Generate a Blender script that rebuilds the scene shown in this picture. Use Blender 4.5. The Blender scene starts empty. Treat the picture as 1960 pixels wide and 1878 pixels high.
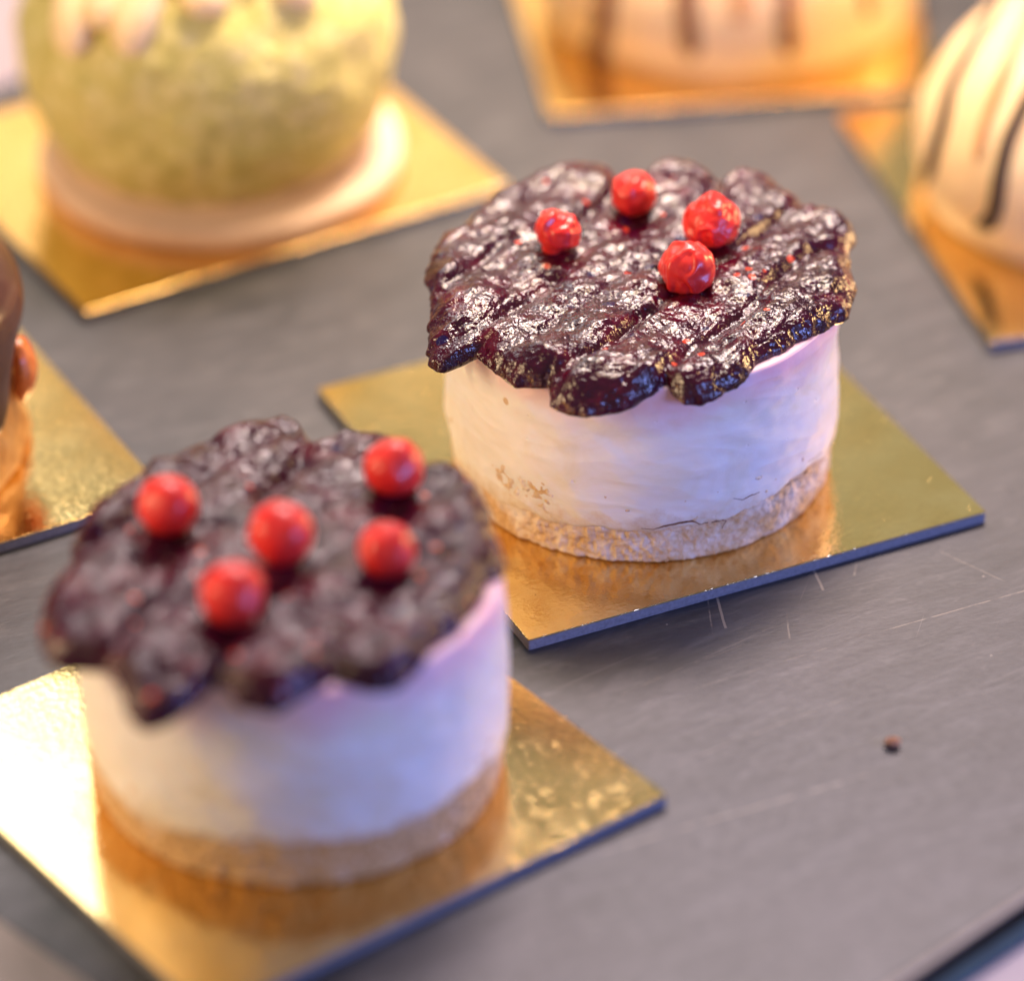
import bpy, math, random
import numpy as np
from mathutils import Vector, Matrix

# ------------------------------------------------------------------ camera / world / lamps / exposure
U = 0.01                                    # lengths below are in centimetres
sc = bpy.context.scene
COL = sc.collection
rng = random.Random(7)
PW, PH, FPX = 1960.0, 1878.0, 9054.78
CAM = np.array([0.0, -70.97918749, 46.74499925])
RT = np.array([0.99996165, -0.00481696, -0.00731423])
UP = np.array([0.00875792, 0.54999088, 0.83512474])
FW = np.array([0.0, 0.83515677, -0.55001197])

cam_data = bpy.data.cameras.new('camera')
cam = bpy.data.objects.new('camera', cam_data); COL.objects.link(cam)
m = Matrix.Identity(4)
for i in range(3):
    m[i][0] = RT[i]; m[i][1] = UP[i]; m[i][2] = -FW[i]; m[i][3] = CAM[i] * U
cam.matrix_world = m
cam_data.sensor_width = 36.0
cam_data.sensor_fit = 'HORIZONTAL'
cam_data.lens = FPX / PW * 36.0
cam_data.clip_start = 0.01; cam_data.clip_end = 50.0
cam_data.dof.use_dof = True
cam_data.dof.focus_distance = 81.6 * U
cam_data.dof.aperture_fstop = 4.9
sc.camera = cam

world = bpy.data.worlds.new('World'); sc.world = world; world.use_nodes = True
bg = world.node_tree.nodes['Background']
bg.inputs[0].default_value = (0.92, 0.95, 0.95, 1); bg.inputs[1].default_value = 0.15

def lamp(name, loc, target, size, color, power, size_y=None, spread=180):
    d = bpy.data.lights.new(name, 'AREA'); d.color = color; d.energy = power
    d.shape = 'RECTANGLE' if size_y else 'DISK'
    d.size = size * U
    if size_y: d.size_y = size_y * U
    d.spread = math.radians(spread)
    o = bpy.data.objects.new(name, d); COL.objects.link(o)
    o.location = Vector(loc) * U
    v = (Vector(target) - Vector(loc)).normalized()
    o.rotation_euler = v.to_track_quat('-Z', 'Y').to_euler()
    return o
lamp('lamp_case_back', (-21, 40, 46), (-5, -6, 2), 20, (1.0, 0.98, 0.98), 0.62, 18)
lamp('lamp_case_pink', (12, 42, 67), (2, -4, 2), 36, (1.0, 0.80, 0.80), 6.2, 14)
lamp('lamp_case_warm', (4, 17, 36), (0, 17, 0), 12, (1.0, 0.74, 0.45), 0.58, None, 75)
lamp('lamp_back_glow', (-10, 60, 24), (-4, 0, 2), 40, (1.0, 0.64, 0.34), 0.25, 15)
lamp('fill_back_dim', (2, 64, 40), (0, 0, 2), 64, (0.95, 1.0, 0.82), 0.11, 22)  # added dim panel, so the gold boards mirror a lighter room behind
lamp('lamp_side_warm', (-34, -12, 16), (0, -2, 2), 14, (1.0, 0.70, 0.40), 1.0, 18)
lamp('lamp_right_warm', (32, 16, 9), (2, 0, 2), 8, (1.0, 0.62, 0.28), 0.8, 8)
lamp('lamp_window_blue', (32, -26, 13), (1, -3, 2), 15, (0.26, 0.35, 1.0), 1.05, 11)

sc.view_settings.view_transform = 'Standard'
sc.view_settings.look = 'None'
sc.view_settings.exposure = 0.30
sc.view_settings.gamma = 1.0
sc.cycles.use_denoising = True
sc.cycles.max_bounces = 10
sc.cycles.sample_clamp_indirect = 6.0

# ------------------------------------------------------------------ geometry helpers
def ray(x, y):
    d = FW + RT * ((x - PW / 2) / FPX) + UP * ((PH / 2 - y) / FPX)
    return d / np.linalg.norm(d)
def un(x, y, z):                             # point of the photograph -> point at height z
    d = ray(x, y); return CAM + d * ((z - CAM[2]) / d[2])
def on_ellipsoid(x, y, c, rad):              # nearest hit of the sight line with an ellipsoid
    d = ray(x, y) / rad; o = (CAM - c) / rad
    a = d @ d; b = o @ d; k = o @ o - 1
    q = b * b - a * k
    if q < 0: return None
    return CAM + ray(x, y) * ((-b - math.sqrt(q)) / a)

_P = np.random.RandomState(11).permutation(512)
_P = np.concatenate([_P, _P, _P])
_G = np.random.RandomState(5).normal(size=(512, 3)); _G /= np.linalg.norm(_G, axis=1)[:, None]
def noise(p, seed=0):
    p = np.asarray(p, float) + seed * 17.31
    i = np.floor(p).astype(int); f = p - i; i &= 511
    w = f * f * f * (f * (f * 6 - 15) + 10)
    out = 0.0
    for dx in (0, 1):
        for dy in (0, 1):
            for dz in (0, 1):
                h = _P[_P[_P[(i[..., 0] + dx) & 511] + ((i[..., 1] + dy) & 511)] + ((i[..., 2] + dz) & 511)]
                g = _G[h]
                n = g[..., 0] * (f[..., 0] - dx) + g[..., 1] * (f[..., 1] - dy) + g[..., 2] * (f[..., 2] - dz)
                out = out + n * (w[..., 0] if dx else 1 - w[..., 0]) * (w[..., 1] if dy else 1 - w[..., 1]) * (w[..., 2] if dz else 1 - w[..., 2])
    return out
def fbm(p, oct=3, seed=0):
    p = np.asarray(p, float); s = 0; a = 1.0
    for k in range(oct):
        s = s + a * noise(p * 2 ** k, seed + k); a *= 0.5
    return s
def xyz(x, y, z): return np.stack(np.broadcast_arrays(x, y, z), -1)

def link(name, verts, faces, mat=None, parent=None, smooth=True, loc=None):
    me = bpy.data.meshes.new(name)
    me.from_pydata((np.asarray(verts) * U).tolist(), [], [list(f) for f in faces])
    me.validate()
    if smooth: me.polygons.foreach_set('use_smooth', [True] * len(me.polygons))
    o = bpy.data.objects.new(name, me); COL.objects.link(o)
    if mat: me.materials.append(mat)
    if parent: o.parent = parent
    if loc is not None: o.location = Vector(loc) * U
    return o
def grid_faces(nu, nv, wrap=True, off=0):    # nu rings of nv verts
    a = np.arange(nu - 1)[:, None] * nv; j = np.arange(nv if wrap else nv - 1)[None, :]
    jn = (j + 1) % nv
    return (np.stack([a + j, a + jn, a + nv + jn, a + nv + j], -1).reshape(-1, 4) + off).tolist()
def smooth_path(p, n):
    p = np.array(p, float); t = np.linspace(0, len(p) - 1, n); return np.stack([np.interp(t, range(len(p)), p[:, k]) for k in range(p.shape[1])], -1)
def tag(o, label=None, cat=None, group=None, kind=None):
    if label: o['label'] = label
    if cat: o['category'] = cat
    if group: o['group'] = group
    if kind: o['kind'] = kind
    return o
def empty(name, loc, rz=0.0):
    o = bpy.data.objects.new(name, None); COL.objects.link(o)
    o.location = Vector(loc) * U; o.rotation_euler = (0, 0, rz); o.empty_display_size = 0.01
    return o
def bevel(o, w, seg=3):
    b = o.modifiers.new('bevel', 'BEVEL'); b.width = w * U; b.segments = seg; b.limit_method = 'ANGLE'

# ------------------------------------------------------------------ material helpers
class Mat:
    def __init__(s, name, **kw):
        s.m = bpy.data.materials.new(name); s.m.use_nodes = True
        s.t = s.m.node_tree; s.n = s.t.nodes; s.b = s.n['Principled BSDF']
        tc = s.n.new('ShaderNodeTexCoord'); v = s.n.new('ShaderNodeVectorMath'); v.operation = 'SCALE'
        v.inputs['Scale'].default_value = 1 / U
        s.t.links.new(tc.outputs['Object'], v.inputs[0]); s.co = v.outputs[0]
        for k, x in kw.items(): s.set(k, x)
    def set(s, k, x):
        i = s.b.inputs[k.replace('_', ' ')] if isinstance(k, str) else k
        if hasattr(x, 'is_linked'): s.t.links.new(x, i)
        else:
            if isinstance(x, tuple) and len(x) == 3 and i.type == 'RGBA': x = (*x, 1)
            i.default_value = x
    def inp(s, node, idx, x): s.set(node.inputs[idx], x)
    def math(s, op, a, b=0.0, clamp=False):
        n = s.n.new('ShaderNodeMath'); n.operation = op; n.use_clamp = clamp
        s.inp(n, 0, a); s.inp(n, 1, b); return n.outputs[0]
    def scaled(s, v):
        n = s.n.new('ShaderNodeVectorMath'); n.operation = 'MULTIPLY'
        s.t.links.new(s.co, n.inputs[0]); n.inputs[1].default_value = v; return n.outputs[0]
    def rot(s, ang, v):                       # coordinates turned about z, then stretched
        n = s.n.new('ShaderNodeMapping'); s.t.links.new(s.co, n.inputs[0])
        n0 = s.n.new('ShaderNodeVectorRotate'); n0.rotation_type = 'Z_AXIS'; n0.inputs['Angle'].default_value = ang
        s.t.links.new(s.co, n0.inputs['Vector']); s.t.links.new(n0.outputs[0], n.inputs[0])
        n.inputs['Scale'].default_value = v; return n.outputs[0]
    def noise(s, scale, detail=3, rough=0.55, co=None, dist=0.0):
        n = s.n.new('ShaderNodeTexNoise'); n.inputs['Scale'].default_value = scale
        n.inputs['Detail'].default_value = detail; n.inputs['Roughness'].default_value = rough
        n.inputs['Distortion'].default_value = dist
        s.t.links.new(co or s.co, n.inputs['Vector']); return n.outputs[0]
    def voro(s, scale, out='Distance', co=None, feature='F1'):
        n = s.n.new('ShaderNodeTexVoronoi'); n.inputs['Scale'].default_value = scale; n.feature = feature
        s.t.links.new(co or s.co, n.inputs['Vector']); return n.outputs[out]
    def ramp(s, f, stops):
        n = s.n.new('ShaderNodeValToRGB'); e = n.color_ramp.elements
        while len(e) < len(stops): e.new(0.5)
        for q, (p, c) in zip(e, stops):
            q.position = p; q.color = (*c, 1) if isinstance(c, tuple) else (c, c, c, 1)
        s.t.links.new(f, n.inputs[0]); return n.outputs[0]
    def mix(s, f, a, b, mode='MIX'):
        n = s.n.new('ShaderNodeMix'); n.data_type = 'RGBA'; n.blend_type = mode
        s.set(n.inputs[0], f); s.set(n.inputs[6], a); s.set(n.inputs[7], b); return n.outputs[2]
    def bump(s, h, strength, dist, prev=None):
        n = s.n.new('ShaderNodeBump'); n.inputs['Strength'].default_value = strength
        n.inputs['Distance'].default_value = dist * U
        s.t.links.new(h, n.inputs['Height'])
        if prev is not None: s.t.links.new(prev, n.inputs['Normal'])
        return n.outputs[0]
    def sep(s, axis):
        n = s.n.new('ShaderNodeSeparateXYZ'); s.t.links.new(s.co, n.inputs[0]); return n.outputs[axis]

def gold_material():
    M = Mat('gold_foil', Metallic=1.0)
    n1 = M.noise(0.9, 4); n2 = M.noise(9, 3, 0.55); n3 = M.noise(34, 2)
    st = M.noise(2.2, 3, 0.6, M.rot(0.6, (0.5, 9, 1)))
    M.set('Base Color', M.ramp(n1, [(0.3, (0.80, 0.55, 0.21)), (0.7, (0.90, 0.66, 0.30))]))
    M.set('Roughness', M.ramp(n2, [(0.3, 0.07), (0.75, 0.12)]))
    spk = M.ramp(M.voro(3.2), [(0.0, 1.0), (0.06, 0.0)])
    b = M.bump(n1, 0.2, 0.04); b = M.bump(n2, 0.9, 0.008, b); b = M.bump(n3, 0.3, 0.0015, b)
    b = M.bump(st, 0.2, 0.006, b); b = M.bump(spk, 0.5, 0.02, b)
    M.set('Normal', b); return M.m
def card_material():
    M = Mat('grey_card', Roughness=0.85)
    n = M.noise(14, 3)
    M.set('Base Color', M.ramp(n, [(0.3, (0.15, 0.15, 0.18)), (0.7, (0.23, 0.23, 0.27))]))
    M.set('Normal', M.bump(n, 0.4, 0.02)); return M.m
def jam_material(grain=14, depth=0.026, gloss=0.65):
    M = Mat('berry_jam', Roughness=0.05, Specular_IOR_Level=gloss, Subsurface_Weight=0.2, Subsurface_Scale=U,
            Subsurface_Radius=(0.35, 0.02, 0.03))
    big = M.noise(1.6, 3)
    base = M.ramp(big, [(0.3, (0.022, 0.001, 0.009)), (0.55, (0.045, 0.0015, 0.013)), (0.75, (0.11, 0.002, 0.015))])
    col = M.voro(4.2, 'Color'); d = M.voro(4.2)
    sel = M.math('MULTIPLY', M.math('GREATER_THAN', M.math('MULTIPLY', col, 1.0), 0.86), M.math('LESS_THAN', d, 0.30))
    base = M.mix(sel, base, (0.55, 0.05, 0.02))
    col2 = M.voro(3.0, 'Color'); d2 = M.voro(3.0)
    sel2 = M.math('MULTIPLY', M.math('LESS_THAN', col2, 0.16), M.math('LESS_THAN', d2, 0.36))
    base = M.mix(sel2, base, (0.012, 0.004, 0.05))
    M.set('Base Color', base)
    fine = M.noise(grain, 2, 0.55, dist=0.5)
    pit = M.ramp(M.voro(5.5), [(0.10, 0.0), (0.24, 1.0)])
    b = M.bump(M.noise(grain * 1.9, 1, 0.5), 0.3, 0.007, M.bump(fine, 0.75, depth, M.bump(pit, 0.25, 0.03, M.bump(M.noise(5, 2), 0.3, 0.04))))
    M.set('Normal', b); return M.m
def cream_material(name, top, pink=0.55):
    M = Mat(name, Roughness=0.42, Subsurface_Weight=0.35, Subsurface_Scale=U, Subsurface_Radius=(0.30, 0.18, 0.11))
    n = M.noise(0.9, 4); st = M.noise(1.0, 4, 0.6, M.scaled((0.6, 0.6, 0.9)), 1.5)
    base = M.ramp(st, [(0.3, (0.78, 0.70, 0.58)), (0.5, (0.82, 0.76, 0.70)), (0.75, (0.84, 0.80, 0.76))])
    z = M.sep(2)
    tz = M.math('ADD', z, M.math('MULTIPLY', M.math('SUBTRACT', n, 0.5), 1.3))
    stain = M.ramp(M.math('DIVIDE', M.math('SUBTRACT', tz, top - 1.15), 1.5, True), [(0.15, 0.0), (0.8, pink), (1.0, 0.95)])
    base = M.mix(stain, base, (0.80, 0.28, 0.42))
    col = M.voro(1.7, 'Color'); d = M.voro(1.7)
    lowz = M.ramp(M.math('ADD', M.math('MULTIPLY', z, 0.9), M.math('MULTIPLY', M.math('SUBTRACT', M.noise(2.4, 6, 0.7), 0.5), 1.1)), [(0.62, 0.75), (0.98, 0.0)])
    base = M.mix(lowz, base, (0.62, 0.43, 0.25))
    fleck = M.math('MULTIPLY', M.math('GREATER_THAN', col, 0.80), M.ramp(M.math('ADD', d, M.math('MULTIPLY', M.noise(14, 2), 0.12)), [(0.15, 0.75), (0.22, 0.0)]))
    base = M.mix(fleck, base, (0.58, 0.33, 0.12))
    M.set('Base Color', base)
    b = M.bump(st, 0.10, 0.08); b = M.bump(M.noise(18, 3), 0.15, 0.01, b)
    pore = M.math('MULTIPLY', M.math('GREATER_THAN', M.voro(4.0, 'Color'), 0.82), M.ramp(M.voro(4.0), [(0.05, 1.0), (0.16, 0.0)]))
    b = M.bump(M.math('SUBTRACT', 1.0, pore), 0.5, 0.03, b)
    M.set('Normal', b); return M.m
def biscuit_material(name, smear):
    M = Mat(name, Roughness=0.8, Subsurface_Weight=0.15, Subsurface_Scale=U, Subsurface_Radius=(0.2, 0.1, 0.05))
    n = M.noise(1.5, 5, 0.62); f = M.noise(11, 4, 0.65)
    tan = M.ramp(f, [(0.3, (0.52, 0.29, 0.11)), (0.7, (0.74, 0.50, 0.26))])
    M.set('Base Color', M.mix(M.ramp(n, [(smear - 0.10, 0.0), (smear + 0.14, 0.85)]), tan, (0.82, 0.72, 0.62)))
    b = M.bump(f, 0.8, 0.06); b = M.bump(n, 0.4, 0.05, b)
    M.set('Normal', b); return M.m
def berry_material():
    M = Mat('red_berry_skin', Roughness=0.36, Subsurface_Weight=0.25, Subsurface_Scale=U, Subsurface_Radius=(0.2, 0.03, 0.03),
            Coat_Weight=0.2, Coat_Roughness=0.2)
    n = M.noise(5, 4)
    M.set('Base Color', M.ramp(n, [(0.3, (0.66, 0.014, 0.017)), (0.7, (0.84, 0.045, 0.030))]))
    b = M.bump(M.noise(4, 2, 0.5, dist=0.6), 0.12, 0.02); M.set('Normal', b); return M.m
def slate_material(segs):
    M = Mat('dark_slate', Specular_IOR_Level=0.58)
    a = math.radians(-30)
    st = M.noise(1.0, 5, 0.62, M.rot(a, (0.7, 2.4, 1)), 0.5)
    fi = M.noise(5.0, 4, 0.65, M.rot(a + 0.15, (1.0, 2.0, 1)))
    bl = M.noise(0.22, 3)
    sm = M.noise(1.3, 3, 0.55, M.rot(a, (1.0, 2.2, 1)))
    base = M.ramp(st, [(0.30, (0.014, 0.015, 0.020)), (0.55, (0.033, 0.034, 0.041)), (0.74, (0.080, 0.079, 0.088))])
    base = M.mix(M.ramp(bl, [(0.35, 0.0), (0.7, 0.45)]), base, (0.062, 0.057, 0.066))
    base = M.mix(M.ramp(sm, [(0.60, 0.0), (0.78, 0.35)]), base, (0.17, 0.165, 0.17))
    dot = M.math('LESS_THAN', M.voro(1.1), 0.028)
    base = M.mix(dot, base, (0.22, 0.20, 0.19))
    dash = M.noise(2.6, 3, 0.6)
    for ra, v, th in ((-0.35, (0.16, 13, 1), 0.70), (-0.62, (0.22, 16, 1), 0.71), (-1.3, (0.30, 15, 1), 0.735)):
        ln = M.noise(1.0, 2, 0.5, M.rot(ra, v))
        base = M.mix(M.ramp(ln, [(th, 0.0), (th + 0.03, 0.28)]), base, (0.25, 0.23, 0.23))
    for (x0, y0, x1, y1, w, val, brk) in segs:
        L = math.hypot(x1 - x0, y1 - y0)
        n = M.n.new('ShaderNodeVectorRotate'); n.rotation_type = 'Z_AXIS'
        n.inputs['Center'].default_value = (0, 0, 0); n.inputs['Angle'].default_value = -math.atan2(y1 - y0, x1 - x0)
        s = M.n.new('ShaderNodeVectorMath'); s.operation = 'SUBTRACT'; M.t.links.new(M.co, s.inputs[0]); s.inputs[1].default_value = (x0, y0, 0)
        M.t.links.new(s.outputs[0], n.inputs['Vector'])
        q = M.n.new('ShaderNodeSeparateXYZ'); M.t.links.new(n.outputs[0], q.inputs[0])
        wob = M.math('MULTIPLY', M.math('SUBTRACT', dash, 0.5), 0.03)
        dy = M.math('ABSOLUTE', M.math('ADD', q.outputs[1], wob))
        k = M.math('MULTIPLY', M.math('LESS_THAN', dy, w), M.math('MULTIPLY', M.math('GREATER_THAN', q.outputs[0], 0.0), M.math('LESS_THAN', q.outputs[0], L)))
        k = M.math('MULTIPLY', k, M.ramp(dash, [(brk, 0.12), (brk + 0.12, 1.0)]))
        base = M.mix(M.math('MULTIPLY', k, val * 0.7), base, (0.36, 0.31, 0.26))
    M.set('Base Color', base)
    M.set('Roughness', M.ramp(fi, [(0.3, 0.38), (0.7, 0.55)]))
    b = M.bump(st, 0.25, 0.03); b = M.bump(fi, 0.35, 0.012, b)
    M.set('Normal', b); return M.m
def plain(name, lo, hi, rough, scale=3, bump=0.2, bd=0.03, **kw):
    M = Mat(name, Roughness=rough, **kw); n = M.noise(scale, 4, 0.6)
    M.set('Base Color', M.ramp(n, [(0.3, lo), (0.7, hi)])); M.set('Normal', M.bump(n, bump, bd)); return M.m

GOLD = gold_material(); CARD = card_material(); JAM = jam_material(15, 0.027, 0.66); JAM_COARSE = jam_material(8, 0.065, 0.42); BERRY = berry_material()
CHOC = plain('dark_chocolate', (0.022, 0.008, 0.006), (0.04, 0.014, 0.010), 0.42)

# ------------------------------------------------------------------ slate tray and counter
def gseg(x0, y0, x1, y1, w, v, b):
    p = un(x0, y0, 0); q = un(x1, y1, 0); return (p[0], p[1], q[0], q[1], w, v, b)
SEGS = [gseg(1371, 1138, 1389, 1203, .022, .85, .3), gseg(1354, 1142, 1364, 1215, .014, .5, .4),
        gseg(1556, 1088, 1576, 1130, .022, .7, .3), gseg(1640, 1072, 1635, 1102, .018, .5, .4),
        gseg(1505, 1172, 1512, 1224, .016, .45, .45), gseg(1690, 1208, 1965, 1130, .015, .55, .40),
        gseg(1330, 1318, 1690, 1208, .010, .35, .45), gseg(1150, 1632, 1660, 1484, .030, .55, .42),
        gseg(1300, 1462, 1620, 1336, .016, .4, .42), gseg(1800, 1056, 1925, 1114, .014, .4, .42),
        gseg(1190, 1330, 1480, 1200, .010, .3, .45), gseg(1330, 1270, 1420, 1235, .010, .3, .45)]
a = un(1717, 1878, 0)[:2]; b = un(1960, 1715, 0)[:2]
td = (b - a) / np.linalg.norm(b - a); tn = np.array([-td[1], td[0]])
lp = un(75, 1821, 0)[:2]; front = a + td * ((lp - a) @ td)          # front corner of the tray
bk = (un(0, 195, 0)[:2] - a) @ tn
q = [front, front + td * 75, front + td * 75 + tn * bk, front + tn * bk]
def slab(name, poly, z0, z1, mat, bev=0.0, **kw):
    v = [(x, y, z0) for x, y in poly] + [(x, y, z1) for x, y in poly]
    n = len(poly)
    f = [list(range(n))[::-1], list(range(n, 2 * n))] + [[i, (i + 1) % n, n + (i + 1) % n, n + i] for i in range(n)]
    o = link(name, v, f, mat, smooth=False)
    if bev: bevel(o, bev)
    return tag(o, **kw)
tray = slab('slate_tray', q, -0.25, 0.0, slate_material(SEGS), 0.09, kind='structure')
rim_q = lambda k: [front - tn * k - td * 1.3, q[1] - tn * k, q[2] + tn * k, front + tn * (bk + k) - td * 1.3]
rim = slab('tray_rim', rim_q(0.10), -0.28, -0.012, plain('worn_beige_edge', (.17, .14, .12), (.25, .21, .18), .5, 6), 0.03)
rim.parent = tray
def grow(k): return [front - tn * k - td * 1.25, q[1] - tn * k, q[2] + tn * k, front + tn * (bk + k) - td * 1.25]
slab('gap_shade_strip', grow(0.36), -0.80, -0.06, plain('gap_shade_black', (.003, .003, .004), (.005, .005, .006), .95, Specular_IOR_Level=0.08), kind='structure')  # near-black strip; shade of the gap beside the tray put into its colour
slab('counter_shade_strip', grow(0.66), -1.05, -0.10, plain('shade_navy', (.008, .03, .065), (.012, .045, .085), .7, Specular_IOR_Level=0.2), kind='structure')  # navy strip; shadow on the counter put into its colour
slab('counter', [(-90, -60), (90, -60), (90, 110), (-90, 110)], -2.0, -0.20,
     plain('pale_counter', (.27, .22, .27), (.31, .26, .30), .5, 0.5), kind='structure')

# ------------------------------------------------------------------ gold cake boards
BOARD_T = 0.23
def board(cx, cy, ang, w, d, label):
    root = empty('cake_board', (cx, cy, 0), ang)
    tag(root, label, 'cake board', 'gold foil cake boards')
    def sheet(name, z0, z1, inset, mat, bev):
        n = 8; W2, D2 = w / 2 - inset, d / 2 - inset; r = 0.035; pts = []
        for k, (sx, sy) in enumerate(((1, 1), (-1, 1), (-1, -1), (1, -1))):
            for i in range(n + 1):
                t = math.pi / 2 * (k + i / n)
                pts.append((sx * (W2 - r) + r * math.cos(t), sy * (D2 - r) + r * math.sin(t)))
        v = [(x, y, z0) for x, y in pts] + [(x, y, z1) for x, y in pts]; N = len(pts)
        f = [list(range(N))[::-1], list(range(N, 2 * N))] + [[i, (i + 1) % N, N + (i + 1) % N, N + i] for i in range(N)]
        o = link(name, v, f, mat, root, smooth=False); bevel(o, bev, 2); return o
    sheet('card_core', 0.004, BOARD_T - 0.03, 0.0, CARD, 0.015)
    sheet('foil_top', BOARD_T - 0.029, BOARD_T, 0.0, GOLD, 0.006)
    return root
board(2.414, 0.988, 0.440, 9.0, 9.0, 'square gold board under the sharply focused cheesecake in the middle')
board(-3.86, -8.531, 0.649, 9.05, 9.05, 'square gold board under the blurred foreground cheesecake, with a brightly glinting left part')
dC = 8.0; aC = 0.53; fc = np.array([-6.405, 12.346]) - np.array([-math.sin(aC), math.cos(aC)]) * (9.33 - dC) / 2
board(fc[0], fc[1], aC, 9.33, dC, 'gold board under the green crumb covered dome')
board(-12.297, 1.462, 0.505, 9.0, 9.0, 'gold board under the chocolate glazed cake at the left edge')
board(4.378, 18.54, 0.124, 8.3, 9.0, 'gold board under the striped dome at the back, top of the photo')
board(12.282, 10.191, 0.254, 9.19, 9.19, 'gold board under the striped dome cut off by the right edge')

# ------------------------------------------------------------------ cheesecakes
OUT_A = [(82,540),(90,480),(125,420),(150,385),(200,370),(235,340),(265,305),(310,265),(340,225),(400,190),(480,150),(560,105),(640,80),(720,68),(800,75),(850,100),(885,138),(940,130),(1000,105),(1050,70),(1090,55),(1150,65),(1230,95),(1290,130),(1320,150),(1370,120),(1420,105),(1480,112),(1540,145),(1590,185),(1640,230),(1655,265),(1700,270),(1760,280),(1820,310),(1860,350),(1865,390),(1842,435),(1830,460),(1845,520),(1862,580),(1868,620),(1850,680),(1835,725),(1790,745),(1720,800),(1650,830),(1580,870),(1480,930),(1420,980),(1380,1020),(1300,1060),(1230,1090),(1150,1085),(1100,1055),(1082,1030),(1050,1045),(960,1085),(880,1110),(790,1125),(740,1130),(660,1115),(620,1100),(592,1065),(590,1020),(540,1015),(470,1010),(420,990),(360,955),(325,925),(295,880),(270,885),(200,900),(150,915),(97,890),(82,820),(82,770),(95,700),(112,652),(95,610),(82,580)]
OUT_A = [(779.3 + x * .45975, 267.9 + y * .45975) for x, y in OUT_A]
OUT_B = [(58,930),(60,880),(75,800),(100,740),(150,690),(195,640),(180,590),(190,545),(225,490),(250,460),(255,430),(300,385),(370,335),(430,300),(480,230),(560,220),(610,190),(680,160),(760,120),(860,90),(940,75),(985,55),(1030,75),(1070,110),(1100,155),(1130,180),(1180,160),(1240,130),(1320,120),(1400,130),(1440,160),(1490,215),(1540,250),(1620,255),(1680,290),(1740,340),(1770,400),(1790,460),(1800,520),(1830,580),(1850,640),(1830,690),(1780,740),(1740,830),(1680,900),(1620,950),(1570,1010),(1530,1050),(1480,1100),(1420,1140),(1330,1145),(1240,1135),(1190,1120),(1130,1150),(1050,1190),(960,1225),(880,1215),(810,1200),(770,1150),(725,1125),(680,1160),(620,1200),(560,1235),(490,1250),(430,1235),(390,1195),(365,1150),(355,1100),(325,1060),(280,1045),(200,1030),(130,1020),(80,990)]
OUT_B = [(48.7 + x * .497, 755 + y * .497) for x, y in OUT_B]

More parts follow.
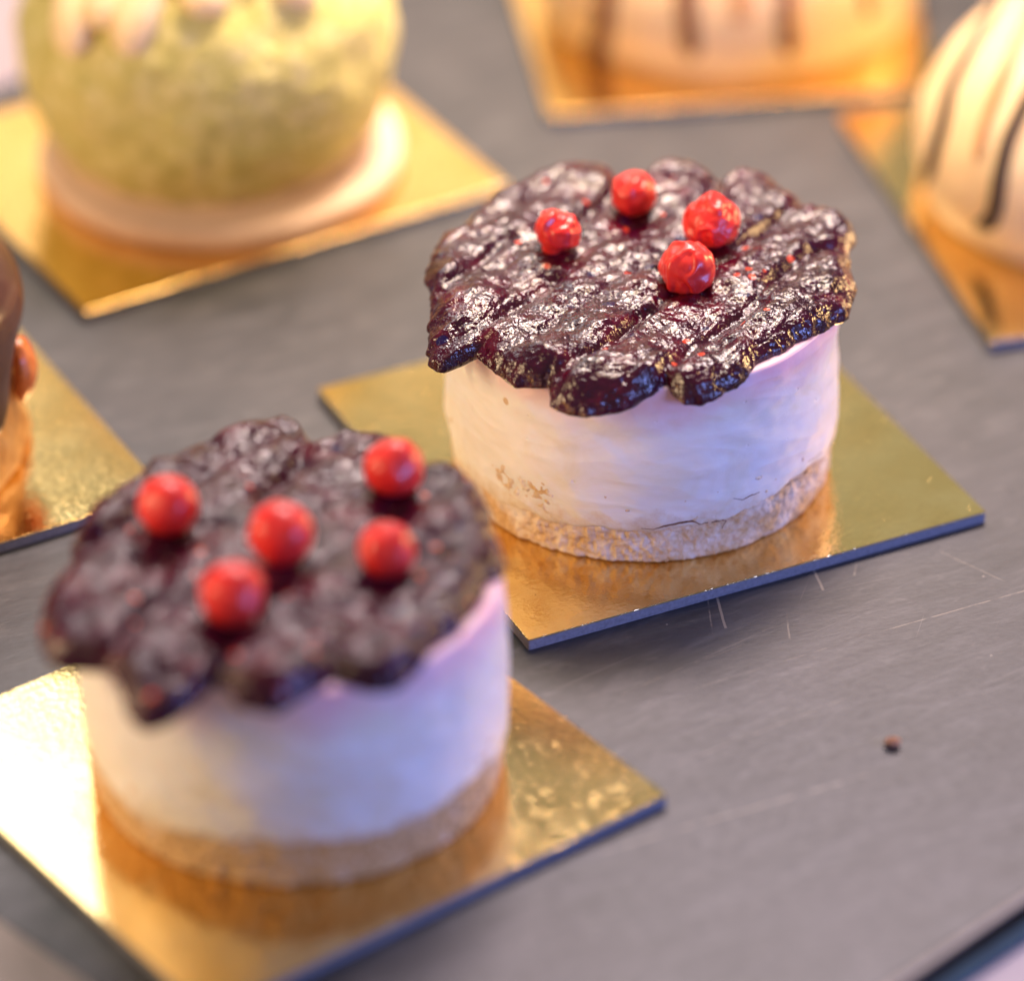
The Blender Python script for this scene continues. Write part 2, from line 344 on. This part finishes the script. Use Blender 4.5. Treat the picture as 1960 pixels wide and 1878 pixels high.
def jam_surface(cx, cy, zb, outline, creases, seed):
    """returns verts, faces (relative to cx, cy, 0) and a height function"""
    ys = [p[1] for p in outline]; ym, yr = (max(ys) + min(ys)) / 2, (max(ys) - min(ys)) / 2
    th, rr = [], []
    for x, y in outline:
        z = zb + 0.10 - 0.20 * (y - ym) / yr
        p = un(x, y, z); th.append(math.atan2(p[1] - cy, p[0] - cx)); rr.append(math.hypot(p[0] - cx, p[1] - cy))
    o = np.argsort(th); th = np.array(th)[o]; rr = np.array(rr)[o]
    nt, nr = 1200, 230
    T = np.arange(nt) / nt * 2 * math.pi - math.pi
    FR = np.clip(0.35 - np.sin(T), 0, 1) ** 0.8                    # rims sag towards the front only
    R = np.interp(T, np.concatenate([th - 2 * math.pi, th, th + 2 * math.pi]), np.tile(rr, 3))
    k = np.array([1, 3, 5, 3, 1.]); k /= k.sum()
    R = np.convolve(np.concatenate([R[-2:], R, R[:2]]), k, 'valid')
    R = R + 0.10 * fbm(xyz(np.cos(T) * 5, np.sin(T) * 5, seed), 4, seed)
    cr = [[un(x, y, zb + .2)[:2] - np.array([cx, cy]) for x, y in c] for c in creases]
    def body(x, y):                                # interior height above zb
        a = math.radians(49)
        u = x * math.cos(a) + y * math.sin(a); v = -x * math.sin(a) + y * math.cos(a)
        w = v + 0.28 * noise(xyz(u * 0.5, v * 0.6, seed), 3) + 0.12 * noise(xyz(u * 1.5, v * 1.5, seed), 9)
        rid = np.abs(np.sin(w * math.pi / 1.05 + seed))
        h = 0.31 + (0.085 if seed == 3 else 0.125) * rid ** 0.7 * (0.75 + 0.7 * noise(xyz(u * .6, v * .6, 2.0 + seed), 4))
        h = h + 0.16 * fbm(xyz(x * 0.8, y * 0.8, seed), 2, 1) + 0.055 * fbm(xyz(u * 1.6, v * 3.2, seed), 2, 2) + 0.06 * noise(xyz(x * 2.9, y * 2.9, seed), 14) + 0.024 * fbm(xyz(x * 6, y * 6, seed), 2, 5)
        pits = noise(xyz(x * 2.6, y * 2.6, seed + 5.), 6)
        h = h - 0.10 * np.clip(pits - 0.34, 0, 1) / 0.3
        for c in cr:
            dm = np.full(np.shape(x), 9.0)
            for p, q2 in zip(c[:-1], c[1:]):
                d = q2 - p; L = d @ d
                t = np.clip(((x - p[0]) * d[0] + (y - p[1]) * d[1]) / L, 0, 1)
                dm = np.minimum(dm, np.hypot(x - p[0] - t * d[0], y - p[1] - t * d[1]))
            h = h - 0.13 * np.exp(-(dm / 0.15) ** 2)
        return h
    s = 1 - (1 - np.linspace(0, 1, nr)) ** 1.25
    S, TT = np.meshgrid(s, T, indexing='ij')
    rad = S * R[None, :]; X = rad * np.cos(TT); Y = rad * np.sin(TT)
    edge = (1 - S) * R[None, :]
    e = np.clip(edge / 0.42, 0, 1); prof = np.sqrt(np.clip(1 - (1 - e) ** 2, 0, 1))
    droop = -0.30 * np.clip(rad - 3.35, 0, 2) * FR[None, :]
    Z = zb + droop + prof * body(X, Y)
    near = np.clip(1 - edge / 0.5, 0, 1)
    lump = 0.10 * noise(xyz(X * 3.6, Y * 3.6, Z * 3.6), seed + 21) + 0.045 * noise(xyz(X * 8, Y * 8, Z * 8), seed + 22)
    X = X + near * lump * np.cos(TT); Y = Y + near * lump * np.sin(TT)
    top = xyz(X, Y, Z)
    # underside
    under = []
    for su, dz in ((0.985, -0.07), (0.955, -0.11), (0.90, -0.13), (0.78, -0.13), (0.40, -0.13)):
        ru = su * R; du = -0.30 * np.clip(ru - 3.35, 0, 2) * FR
        under.append(xyz(ru * np.cos(T), ru * np.sin(T), zb + du + dz + 0.03 * fbm(xyz(ru * np.cos(T) * 3, ru * np.sin(T) * 3, 1.), 2, seed)))
    allv = np.concatenate([top.reshape(-1, 3), np.array(under).reshape(-1, 3)])
    f = grid_faces(nr + len(under), nt)
    def height(px, py):
        return zb + float(body(np.array(px - cx), np.array(py - cy)))
    return allv, f, height

def cheesecake(cx, cy, zb, outline, creases, seed, prof, edge_fn, smear, label, crack=None, jam=None):
    root = empty('berry_cheesecake', (cx, cy, BOARD_T + 0.003))
    tag(root, label, 'cheesecake', 'cheesecakes with dark berry jam')
    z0 = BOARD_T + 0.003
    nt = 1100
    T = np.arange(nt) / nt * 2 * math.pi
    # biscuit base
    hb = 1.5
    zs = np.concatenate([[0.0], np.linspace(0.0, hb, 100), [hb]])
    rs = np.interp(zs + z0, prof[0], prof[1]) - 0.034; rs[0] = 0.1; rs[-1] = 0.1
    rs[1] -= 0.06; rs[2] -= 0.02
    Z, TT = np.meshgrid(zs, T, indexing='ij'); Rr = np.repeat(rs[:, None], nt, 1)
    cs, sn = np.cos(TT), np.sin(TT)
    Rr = Rr + np.where(Rr > 1, 0.05 * fbm(xyz(cs * 7, sn * 7, Z * 2.2), 4, seed) + 0.055 * fbm(xyz(cs * 28, sn * 28, Z * 8), 2, seed + 3), 0)
    link('biscuit_base', xyz(Rr * cs, Rr * sn, Z).reshape(-1, 3), grid_faces(len(zs), nt), biscuit_material('biscuit', smear), root)
    # cream filling: ragged lower edge
    top = zb - z0 - 0.02
    low = edge_fn(T) - z0 + 0.11 * fbm(xyz(np.cos(T) * 9, np.sin(T) * 9, 1.0), 4, seed + 1)
    low = np.clip(low, 0.03, 1.3)
    nz = 150
    q = np.linspace(0, 1, nz)[:, None]
    Z = low[None, :] * (1 - q) + top * q
    TT = np.repeat(T[None, :], nz, 0); cs, sn = np.cos(TT), np.sin(TT)
    Rr = np.interp(Z + z0, prof[0], prof[1])
    sm = fbm(xyz(cs * 3.0 + Z * 0.5, sn * 3.0, Z * 1.1 + 0.35 * np.sin(TT * 3)), 3, seed)
    Rr = Rr + 0.055 * sm + 0.03 * fbm(xyz(cs * 2.5 + .4 * Z, sn * 2.5 - .3 * Z, Z * 1.7), 3, seed + 7)
    Rr = Rr + 0.013 * np.clip(0.25 - np.abs(noise(xyz(cs * 3.2 + Z * .6, sn * 3.2 + .6 * Z, Z * 2.2), seed + 9)), 0, 1) / .25
    lip = np.clip(1 - (Z - low[None, :]) / 0.05, 0, 1); Rr = Rr - 0.03 * lip ** 2
    if crack:
        def surf(px, py):
            r = 3.45
            for _ in range(5):
                d = ray(px, py); o = CAM - np.array([cx, cy, 0])
                A_, B_, C_ = d[0] ** 2 + d[1] ** 2, d[0] * o[0] + d[1] * o[1], o[0] ** 2 + o[1] ** 2 - r * r
                p = o + d * ((-B_ - math.sqrt(B_ * B_ - A_ * C_)) / A_)
                t = math.atan2(p[1], p[0]) % (2 * math.pi); j = int(t / (2 * math.pi) * nt) % nt
                zz = p[2] - z0
                r = float(np.interp(zz, Z[:, j], Rr[:, j])) + 0.006 if zz > Z[0, j] else 3.44
            return t, zz
        cv, cf = [], []
        for pts in crack:
            P = np.array([surf(*p[:2]) for p in smooth_path([(2500 * .48708 + x * .25936, 1250 * .48708 + y * .25936, w) for x, y, w in pts], 60)])
            Wd = smooth_path([(w, 0, 0) for _, _, w in pts], 60)[:, 0]
            P[:, 1] += 0.02 * fbm(xyz(P[:, 0] * 30, 0 * Wd, 0 * Wd), 3, 5)
            Wd = Wd * (0.7 + 0.9 * np.abs(noise(xyz(P[:, 0] * 40, 1 + 0 * Wd, 0 * Wd), 3)))
            b0 = len(cv)
            for k in range(60):
                for q_, dr in ((1, -0.004), (0.5, 0.006), (-0.5, 0.006), (-1, -0.004)):
                    zz = P[k, 1] + q_ * Wd[k]; j = int(P[k, 0] / (2 * math.pi) * nt) % nt
                    r = float(np.interp(max(zz, Z[0, j]), Z[:, j], Rr[:, j])) + dr
                    cv.append((r * math.cos(P[k, 0]), r * math.sin(P[k, 0]), zz))
            cf += grid_faces(60, 4, False, b0)
        link('crumb_crack', np.array(cv), cf, plain('bare_brown_crumb', (.13, .055, .025), (.26, .12, .06), .9, 12), root)
    rows = [xyz((Rr[0] - 0.10) * cs[0], (Rr[0] - 0.10) * sn[0], Z[0] + 0.02)]
    body = xyz(Rr * cs, Rr * sn, Z)
    cap = [xyz((Rr[-1] - d) * cs[0], (Rr[-1] - d) * sn[0], top + h + 0 * T) for d, h in ((0.05, 0.02), (0.16, 0.03), (1.5, 0.05), (3.2, 0.05))]
    V = np.concatenate([rows[0][None], body, np.array(cap)], 0)
    link('cream_filling', V.reshape(-1, 3), grid_faces(V.shape[0], nt), cream_material('white_cream', top), root)
    v, f, height = jam_surface(cx, cy, zb, outline, creases, seed)
    v = v.copy(); v[:, 2] -= z0
    link('jam_topping', v, f, jam or JAM, root)
    return height

ZA, ZB = 3.95, 4.05
profA = (np.array([0.2, .32, .8, 1.5, 2.2, 2.9, 3.4, 3.7, 4.0]), np.array([3.33, 3.40, 3.43, 3.50, 3.50, 3.44, 3.47, 3.52, 3.50]))
profB = (np.array([0.2, .32, .8, 1.5, 2.2, 2.9, 3.4, 3.8, 4.1]), np.array([3.33, 3.38, 3.42, 3.47, 3.48, 3.46, 3.43, 3.41, 3.36]))
def edgeA(T):
    t = (T + math.pi / 2 + math.pi) % (2 * math.pi) - math.pi      # 0 = facing the camera
    return 0.97 + 0.07 * np.sin(t * 2.0 + 0.4) + 0.28 * np.exp(-((t - 0.95) / 0.3) ** 2)
def edgeB(T):
    t = (T + math.pi / 2 + math.pi) % (2 * math.pi) - math.pi
    return 1.16 + 0.08 * np.sin(t * 3.0) + 0.10 * np.cos(t * 5 + 1)
cA = (2.331, 0.628); cB = (-3.550, -8.421)
crackA = [[(35, 1555, .008), (130, 1562, .012), (200, 1540, .028), (330, 1512, .034), (420, 1503, .032), (480, 1525, .016), (560, 1510, .020), (640, 1492, .022), (668, 1500, .008)],
          [(668, 1500, .012), (650, 1525, .012), (636, 1560, .006)],
          [(715, 1335, .006), (790, 1342, .012), (840, 1318, .018), (912, 1285, .006)],
          [(1095, 1237, .006), (1170, 1195, .013), (1215, 1168, .006)],
          [(1228, 1150, .02), (1240, 1138, .036), (1258, 1128, .02)], [(1270, 1060, .006), (1310, 1040, .010), (1372, 990, .006)]]
def Zm(x, y): return (779.3 + x * .45975, 267.9 + y * .45975)
def Zn(x, y): return (48.7 + x * .497, 755 + y * .497)
creA = [[Zm(590, 1060), Zm(640, 960), Zm(860, 860), Zm(1010, 720)], [Zm(1085, 1070), Zm(1090, 960), Zm(1180, 880), Zm(1480, 700)],
        [Zm(290, 900), Zm(310, 800), Zm(480, 690), Zm(620, 600)], [Zm(105, 655), Zm(240, 560), Zm(420, 430)],
        [Zm(885, 120), Zm(860, 230), Zm(720, 350)], [Zm(1320, 140), Zm(1240, 230), Zm(1120, 330)],
        [Zm(1655, 260), Zm(1560, 330), Zm(1380, 470)], [Zm(1850, 445), Zm(1700, 470), Zm(1520, 610)]]
creB = [[Zn(770, 1210), Zn(720, 1080), Zn(800, 960), Zn(900, 860)], [Zn(1190, 1150), Zn(1170, 1020), Zn(1290, 900), Zn(1430, 760)],
        [Zn(355, 1130), Zn(340, 1000), Zn(450, 840), Zn(560, 700)], [Zn(1110, 150), Zn(1050, 290), Zn(900, 420)],
        [Zn(1500, 220), Zn(1420, 340)], [Zn(1800, 560), Zn(1640, 640), Zn(1480, 800)], [Zn(180, 600), Zn(330, 560), Zn(480, 440)]]
hA = cheesecake(*cA, ZA, OUT_A, creA, 3, profA, edgeA, 0.48,
     'round white cheesecake in sharp focus, dark berry jam and four red berries on top', crackA)
hB = cheesecake(*cB, ZB, OUT_B, creB, 8, profB, edgeB, 0.63,
     'blurred foreground cheesecake with tan biscuit base, dark jam and five red berries', None, JAM_COARSE)

# small drip hanging from the left rim of the sharp cake's jam
_v = np.array([[math.cos(t) * math.cos(p_), math.sin(t) * math.cos(p_), math.sin(p_)] for p_ in np.linspace(-1.57, 1.57, 20) for t in np.arange(24) / 24 * 2 * math.pi])
_v = _v * np.stack([.075 * (1 - .35 * _v[:, 2])] * 2 + [np.full(len(_v), .20)], -1)
_p = un(835, 692, 3.45); root_a = [o for o in bpy.data.objects if o.name == 'berry_cheesecake'][0]
link('jam_drip', _v, grid_faces(20, 24), JAM, root_a, loc=_p - np.array([cA[0], cA[1], BOARD_T + .003]))

# ------------------------------------------------------------------ red berries
def ico(sub):
    import bmesh
    bm = bmesh.new(); bmesh.ops.create_icosphere(bm, subdivisions=sub, radius=1.0)
    v = np.array([w.co[:] for w in bm.verts]); f = [[w.index for w in p.verts] for p in bm.faces]; bm.free(); return v, f
IV, IF = ico(6)
def berry(px, py, rpx, hfun, seed, wrinkle, label, point=None, group='red berries on the jam'):
    zc = 4.3
    for _ in range(4):
        p = un(px, py, zc); dist = (p - CAM) @ FW; r = 0.96 * rpx * dist / FPX
        zc = hfun(p[0], p[1]) + r * 0.82
    p = un(px, py, zc)
    v = IV.copy()
    d = 1 + 0.05 * noise(v * 1.3, seed)
    warp = v + 0.22 * np.stack([noise(v * 1.7, seed + 2), noise(v * 1.7, seed + 3), noise(v * 1.7, seed + 4)], -1)
    def fold(q, wd):
        t = np.clip(1 - np.abs(q) / wd, 0, 1); return t * t * (3 - 2 * t)
    d = d + wrinkle * 0.13 * (fold(noise(warp * 0.95, seed), .22) - .6)
    d = d + wrinkle * 0.022 * (fold(noise(warp * 1.7, seed + 5), .24) - .5)
    d = d + wrinkle * 0.08 * noise(v * 1.6, seed + 6)
    if point is not None:
        q = np.array(point, float); q /= np.linalg.norm(q); d = d + 0.16 * np.clip(v @ q - 0.80, 0, 1) / .2
    o = link('red_berry', v * d[:, None] * r, IF, BERRY, loc=p)
    return tag(o, label, 'berry', group)
berry(1067, 443, 46, hA, 1, 1.0, 'small shrivelled red berry, leftmost on the sharp cheesecake', (-.7, -.2, .75))
berry(1213, 369, 46, hA, 2, 0.55, 'red berry furthest back on the sharp cheesecake')
berry(1362, 426, 54, hA, 13, 1.1, 'wrinkled red berry with a pointed top, touching the berry in front of it', (-.1, .3, 1))
berry(1315, 512, 56, hA, 24, 0.8, 'largest wrinkled red berry, nearest the front of the sharp cheesecake')
G2 = 'red berries on the jam'
berry(322, 968, 62, hB, 5, 0.25, 'smooth red berry, leftmost on the blurred foreground cheesecake')
berry(753, 895, 60, hB, 6, 0.40, 'red berry at the back right of the blurred foreground cheesecake')
berry(537, 1021, 66, hB, 7, 0.30, 'red berry in the centre of the blurred foreground cheesecake')
berry(740, 1053, 57, hB, 8, 0.40, 'red berry nearest the right front of the blurred foreground cheesecake')
berry(446, 1137, 66, hB, 9, 0.30, 'red berry nearest the front of the blurred foreground cheesecake')

# ------------------------------------------------------------------ domes
def dome(name, parent, rad, zc_rel, zmin_rel, mat, disp=None, nt=220, nz=110):
    """ellipsoid cut flat below; origin of parent at its base"""
    a0 = math.asin(max(-1, (zmin_rel - zc_rel) / rad[2]))
    A = np.linspace(a0, math.pi / 2 - 0.01, nz)
    T = np.arange(nt) / nt * 2 * math.pi
    AA, TT = np.meshgrid(A, T, indexing='ij')
    n = xyz(np.cos(AA) * np.cos(TT), np.cos(AA) * np.sin(TT), np.sin(AA))
    d = disp(n) if disp is not None else 0 * AA
    V = n * np.array(rad) * (1 + d[..., None]); V[..., 2] += zc_rel
    ring = V[0].copy(); ring[:, :2] *= 0.2
    V = np.concatenate([ring[None], V], 0)
    return link(name, V.reshape(-1, 3), grid_faces(V.shape[0], nt), mat, parent)
def tube(name, path, rads, mat, parent, origin, ns=14, flat=None):
    path = np.array(path, float); n = len(path)
    tg = np.gradient(path, axis=0); tg /= np.linalg.norm(tg, axis=1)[:, None]
    rows = []
    for i in range(n):
        up = flat[i] if flat is not None else np.array([0, 0, 1.0])
        s = np.cross(tg[i], up); s /= np.linalg.norm(s) + 1e-9; u2 = np.cross(s, tg[i])
        k = np.arange(ns) / ns * 2 * math.pi
        w, h = rads[i]
        rows.append(path[i] + np.outer(np.cos(k) * w, s) + np.outer(np.sin(k) * h, u2) - origin)
    V = np.array(rows).reshape(-1, 3); f = grid_faces(n, ns)
    f += [list(range(ns)), list(range((n - 1) * ns, n * ns))[::-1]]
    return link(name, V, f, mat, parent)
MILK = plain('brown_chocolate', (.20, .085, .04), (.28, .12, .06), 0.3)
CARAMEL = plain('caramel_drizzle', (.42, .19, .07), (.52, .25, .10), 0.3)
def striped_dome(cx, cy, rad, stripes, label):
    z0 = BOARD_T + 0.003; zc = 0.95
    root = empty('striped_dome_cake', (cx, cy, z0)); tag(root, label, 'cake', 'cream glazed dome cakes with chocolate stripes')
    glz = Mat('caramel_cream_glaze', Roughness=0.30, Subsurface_Weight=0.25, Subsurface_Scale=U, Subsurface_Radius=(0.3, 0.16, 0.08))
    n = glz.noise(0.7, 3); glz.set('Base Color', glz.ramp(n, [(0.3, (0.80, 0.56, 0.33)), (0.7, (0.86, 0.65, 0.42))]))
    glz.set('Normal', glz.bump(glz.noise(3, 3), 0.12, 0.03))
    dome('glazed_dome', root, rad, zc, 0.0, glz.m, lambda v: 0.02 * fbm(v * 2.0, 2, 3))
    c = np.array([cx, cy, z0 + zc]); rr = np.array(rad)
    for pts, w, cm in stripes:
        P = []
        for x, y in smooth_path(pts, 40):
            h = on_ellipsoid(x, y, c, rr * 1.004)
            if h is not None: P.append(h)
        P = np.array(P)
        k = np.array([1, 2, 3, 2, 1.]) / 9
        for ax in range(3): P[2:-2, ax] = np.convolve(P[:, ax], k, 'valid')
        N = (P - c) / rr ** 2; N /= np.linalg.norm(N, axis=1)[:, None]
        m_ = len(P); e = np.clip(np.minimum(np.arange(m_), np.arange(m_)[::-1]) / 4.0, 0.15, 1) ** 0.5
        wv = w * (1 + 0.25 * noise(xyz(np.linspace(0, 3, m_), 0, pts[0][0] * .01), 2))
        tube('chocolate_stripe', P, np.stack([wv * e, 0.09 * e], -1), cm, root, np.array([cx, cy, z0]), flat=N)
    return root
def Zf(x, y): return (1607 + x * .3632, y * .3632)
striped_dome(12.2, 10.6, (4.2, 4.2, 3.2),
    [([Zf(860, -30), Zf(690, 260), Zf(585, 450), Zf(535, 680), Zf(480, 860), Zf(425, 1010)], .21, CHOC),
     ([Zf(1080, -60), Zf(950, 200), Zf(830, 480), Zf(760, 690), Zf(725, 850)], .15, CARAMEL),
     ([Zf(1180, 180), Zf(971, 560), Zf(890, 740), Zf(850, 900), Zf(825, 1080), Zf(795, 1175), Zf(720, 1190)], .17, CHOC),
     ([Zf(1500, 150), Zf(1330, 560), Zf(1220, 850), Zf(1150, 1200)], .15, CARAMEL),
     ([Zf(1800, 200), Zf(1650, 650), Zf(1560, 1150)], .15, CHOC)],
    'tan glazed dome cake with dark chocolate stripes, cut off by the right edge')
striped_dome(4.7, 18.6, (4.1, 3.85, 3.3),
    [([(1190, -150), (1168, -60), (1158, 20), (1150, 80), (1128, 118)], .26, MILK),
     ([(1320, -160), (1312, -60), (1316, 40), (1325, 110)], .22, MILK),
     ([(1420, -160), (1415, -60), (1418, 20), (1420, 40)], .18, CARAMEL),
     ([(1520, -160), (1506, -60), (1508, 40), (1514, 108)], .20, MILK),
     ([(1640, -140), (1650, -60), (1662, 0), (1666, 30)], .15, CARAMEL)],
    'tan glazed dome cake with brown vertical stripes at the top of the photo')

# green crumb dome
root = empty('green_crumb_cake', (-5.95, 12.05, BOARD_T + 0.003))
tag(root, 'round green pistachio crumb cake with pale cream piped on top, upper left', 'cake')
z0 = BOARD_T + 0.003
Mg = Mat('green_cake_crumb', Roughness=0.9)
n = Mg.noise(2.2, 5, 0.7); n2 = Mg.noise(9, 3, 0.7)
Mg.set('Base Color', Mg.mix(Mg.ramp(n2, [(0.4, 0.0), (0.7, 0.6)]), Mg.ramp(n, [(0.30, (0.40, 0.37, 0.09)), (0.5, (0.62, 0.56, 0.19)), (0.68, (0.84, 0.75, 0.42))]), (0.62, 0.50, 0.22)))
Mg.set('Normal', Mg.bump(n2, 0.8, 0.12))
gd = dome('crumb_dome', root, (3.72, 3.72, 3.4), 2.65, 0.45, Mg.m, lambda v: 0.05 * fbm(v * 2.4, 3, 6) + 0.012 * fbm(v * 14, 3, 2), 420, 220)
A = np.arange(200) / 200 * 2 * math.pi
rows = []
for r_, z_ in ((0.1, 0.0), (3.5, 0.0), (3.58, 0.06), (3.62, 0.2), (3.6, 0.42), (3.52, 0.48), (0.1, 0.5)):
    rw = r_ + (0.06 * fbm(xyz(np.cos(A) * 3, np.sin(A) * 3, z_), 3, 4) if r_ > 1 else 0)
    rows.append(xyz(rw * np.cos(A), rw * np.sin(A), z_))
link('biscuit_disc', np.array(rows).reshape(-1, 3) + np.array([0.2, -0.35, 0]), grid_faces(7, 200), plain('pink_biscuit', (.72, .50, .38), (.80, .58, .46), .7, 2), root)
CREAMM = plain('piped_cream', (.84, .62, .36), (.88, .70, .44), .5, 2, Subsurface_Weight=0.2, Subsurface_Scale=U, Subsurface_Radius=(.3, .15, .08))
ce = np.array([-5.95, 12.05, z0 + 2.65]); re = np.array([3.72, 3.72, 3.4])
fv, ff = [], []
for pts in ([(170, -120), (150, -40), (140, 40), (134, 104)], [(290, -130), (278, -50), (262, 30), (238, 102)], [(215, -130), (205, -60), (200, 10), (195, 55)],
            [(420, -140), (410, -70), (392, -10), (382, 30)], [(560, -140), (568, -80), (566, -20), (560, 10)], [(350, -150), (345, -90), (335, -50)], [(480, -150), (480, -100), (478, -60)]):
    P = [h for h in (on_ellipsoid(x, y, ce, re * 1.03) for x, y in smooth_path(pts, 24)) if h is not None]
    P = np.array(P)
    if len(P) < 6: continue
    N = (P - ce) / re ** 2; N /= np.linalg.norm(N, axis=1)[:, None]
    e = np.sqrt(np.clip(1 - (np.linspace(-1, 1, len(P)) * .98) ** 4, 0.01, 1))
    o = tube('cream_finger', P, np.stack([0.46 * e, 0.34 * e], -1), CREAMM, root, np.array([-5.95, 12.05, z0]), 18, N)

# chocolate glazed cake at the left edge
cD = np.array([-12.4, 1.3]); root = empty('chocolate_cake', (cD[0], cD[1], z0))
tag(root, 'brown chocolate glazed cake with golden side, cut off by the left edge', 'cake')
Mgold = Mat('golden_sponge', Roughness=0.42, Metallic=0.45)
n = Mgold.noise(1.3, 5, 0.65, Mgold.scaled((1, 1, .6)))
Mgold.set('Base Color', Mgold.ramp(n, [(0.3, (0.34, 0.14, 0.03)), (0.5, (0.66, 0.36, 0.10)), (0.7, (0.82, 0.55, 0.22))]))
Mgold.set('Normal', Mgold.bump(n, 0.8, 0.25))
T = np.arange(400) / 400 * 2 * math.pi
zs = np.concatenate([[0], np.linspace(0, 3.0, 70), [3.0]]); rs = np.interp(zs, [0, .15, 1, 2, 3], [3.55, 3.62, 3.48, 3.42, 3.4]); rs[0] = rs[-1] = .1
Z, TT = np.meshgrid(zs, T, indexing='ij'); cs, sn = np.cos(TT), np.sin(TT)
Rr = rs[:, None] + np.where(rs[:, None] > 1, .13 * fbm(xyz(cs * 5, sn * 5, Z * 1.3), 4, 2), 0)
link('golden_side', xyz(Rr * cs, Rr * sn, Z).reshape(-1, 3), grid_faces(len(zs), 400), Mgold.m, root)
lowd = 2.75 - 0.75 * np.clip(fbm(xyz(np.cos(T) * 2.6, np.sin(T) * 2.6, 0.3), 2, 9) + .2, -1, 1) - 1.35 * np.exp(-(((T + .42 + math.pi) % (2 * math.pi) - math.pi) / .16) ** 2)
nz = 60; rows = []
for i in range(nz):
    qf = i / (nz - 1); ang = qf * math.pi / 2
    side = 3.15
    if qf < .5:
        z = lowd + (side - lowd) * (qf / .5); r_ = 3.66 + .04 * math.sin(qf * 6) - (.16 if i == 0 else .05 if i == 1 else 0) + 0 * T
    else:
        t = (qf - .5) / .5 * math.pi / 2; z = side + 1.25 * math.sin(t) + 0 * T; r_ = .1 + 3.57 * math.cos(t) + 0 * T
    r_ = r_ + np.where(r_ > .5, .05 * fbm(xyz(np.cos(T) * 3, np.sin(T) * 3, z), 2, 5), 0)
    rows.append(xyz(r_ * np.cos(T), r_ * np.sin(T), z))
link('chocolate_glaze', np.array(rows).reshape(-1, 3), grid_faces(nz, 400), plain('milk_chocolate_glaze', (.060, .022, .014), (.10, .038, .024), .28, 1.2), root)
# orange peel curl on its side
v = IV.copy(); v = v * (1 + .10 * fbm(v * 1.5, 2, 4))[:, None] * np.array([.22, .42, .66]); v[:, 0] -= 0.25 * v[:, 2] ** 2
p = un(48, 705, 2.0)
link('orange_peel', v, IF, plain('orange_peel_skin', (.50, .11, .02), (.66, .20, .04), .35), root, loc=p - np.array([cD[0], cD[1], z0]))

# crumbs on the tray
def crumb(px, py, r, seed, label, z=0.0):
    v, f = ico(4)
    v = v * (1 + .35 * fbm(v * 1.6, 3, seed))[:, None] * np.array([r, r * .75, r * .6])
    v[:, 2] -= v[:, 2].min()
    o = link('crumb', v, f, plain('brown_crumb', (.24, .10, .05), (.46, .22, .11), .8, 9), loc=(*un(px, py, z)[:2], z + .002))
    return tag(o, label, 'crumb')
crumb(1708, 1430, .135, 3, 'tiny brown crumb lying on the dark slate tray at right')
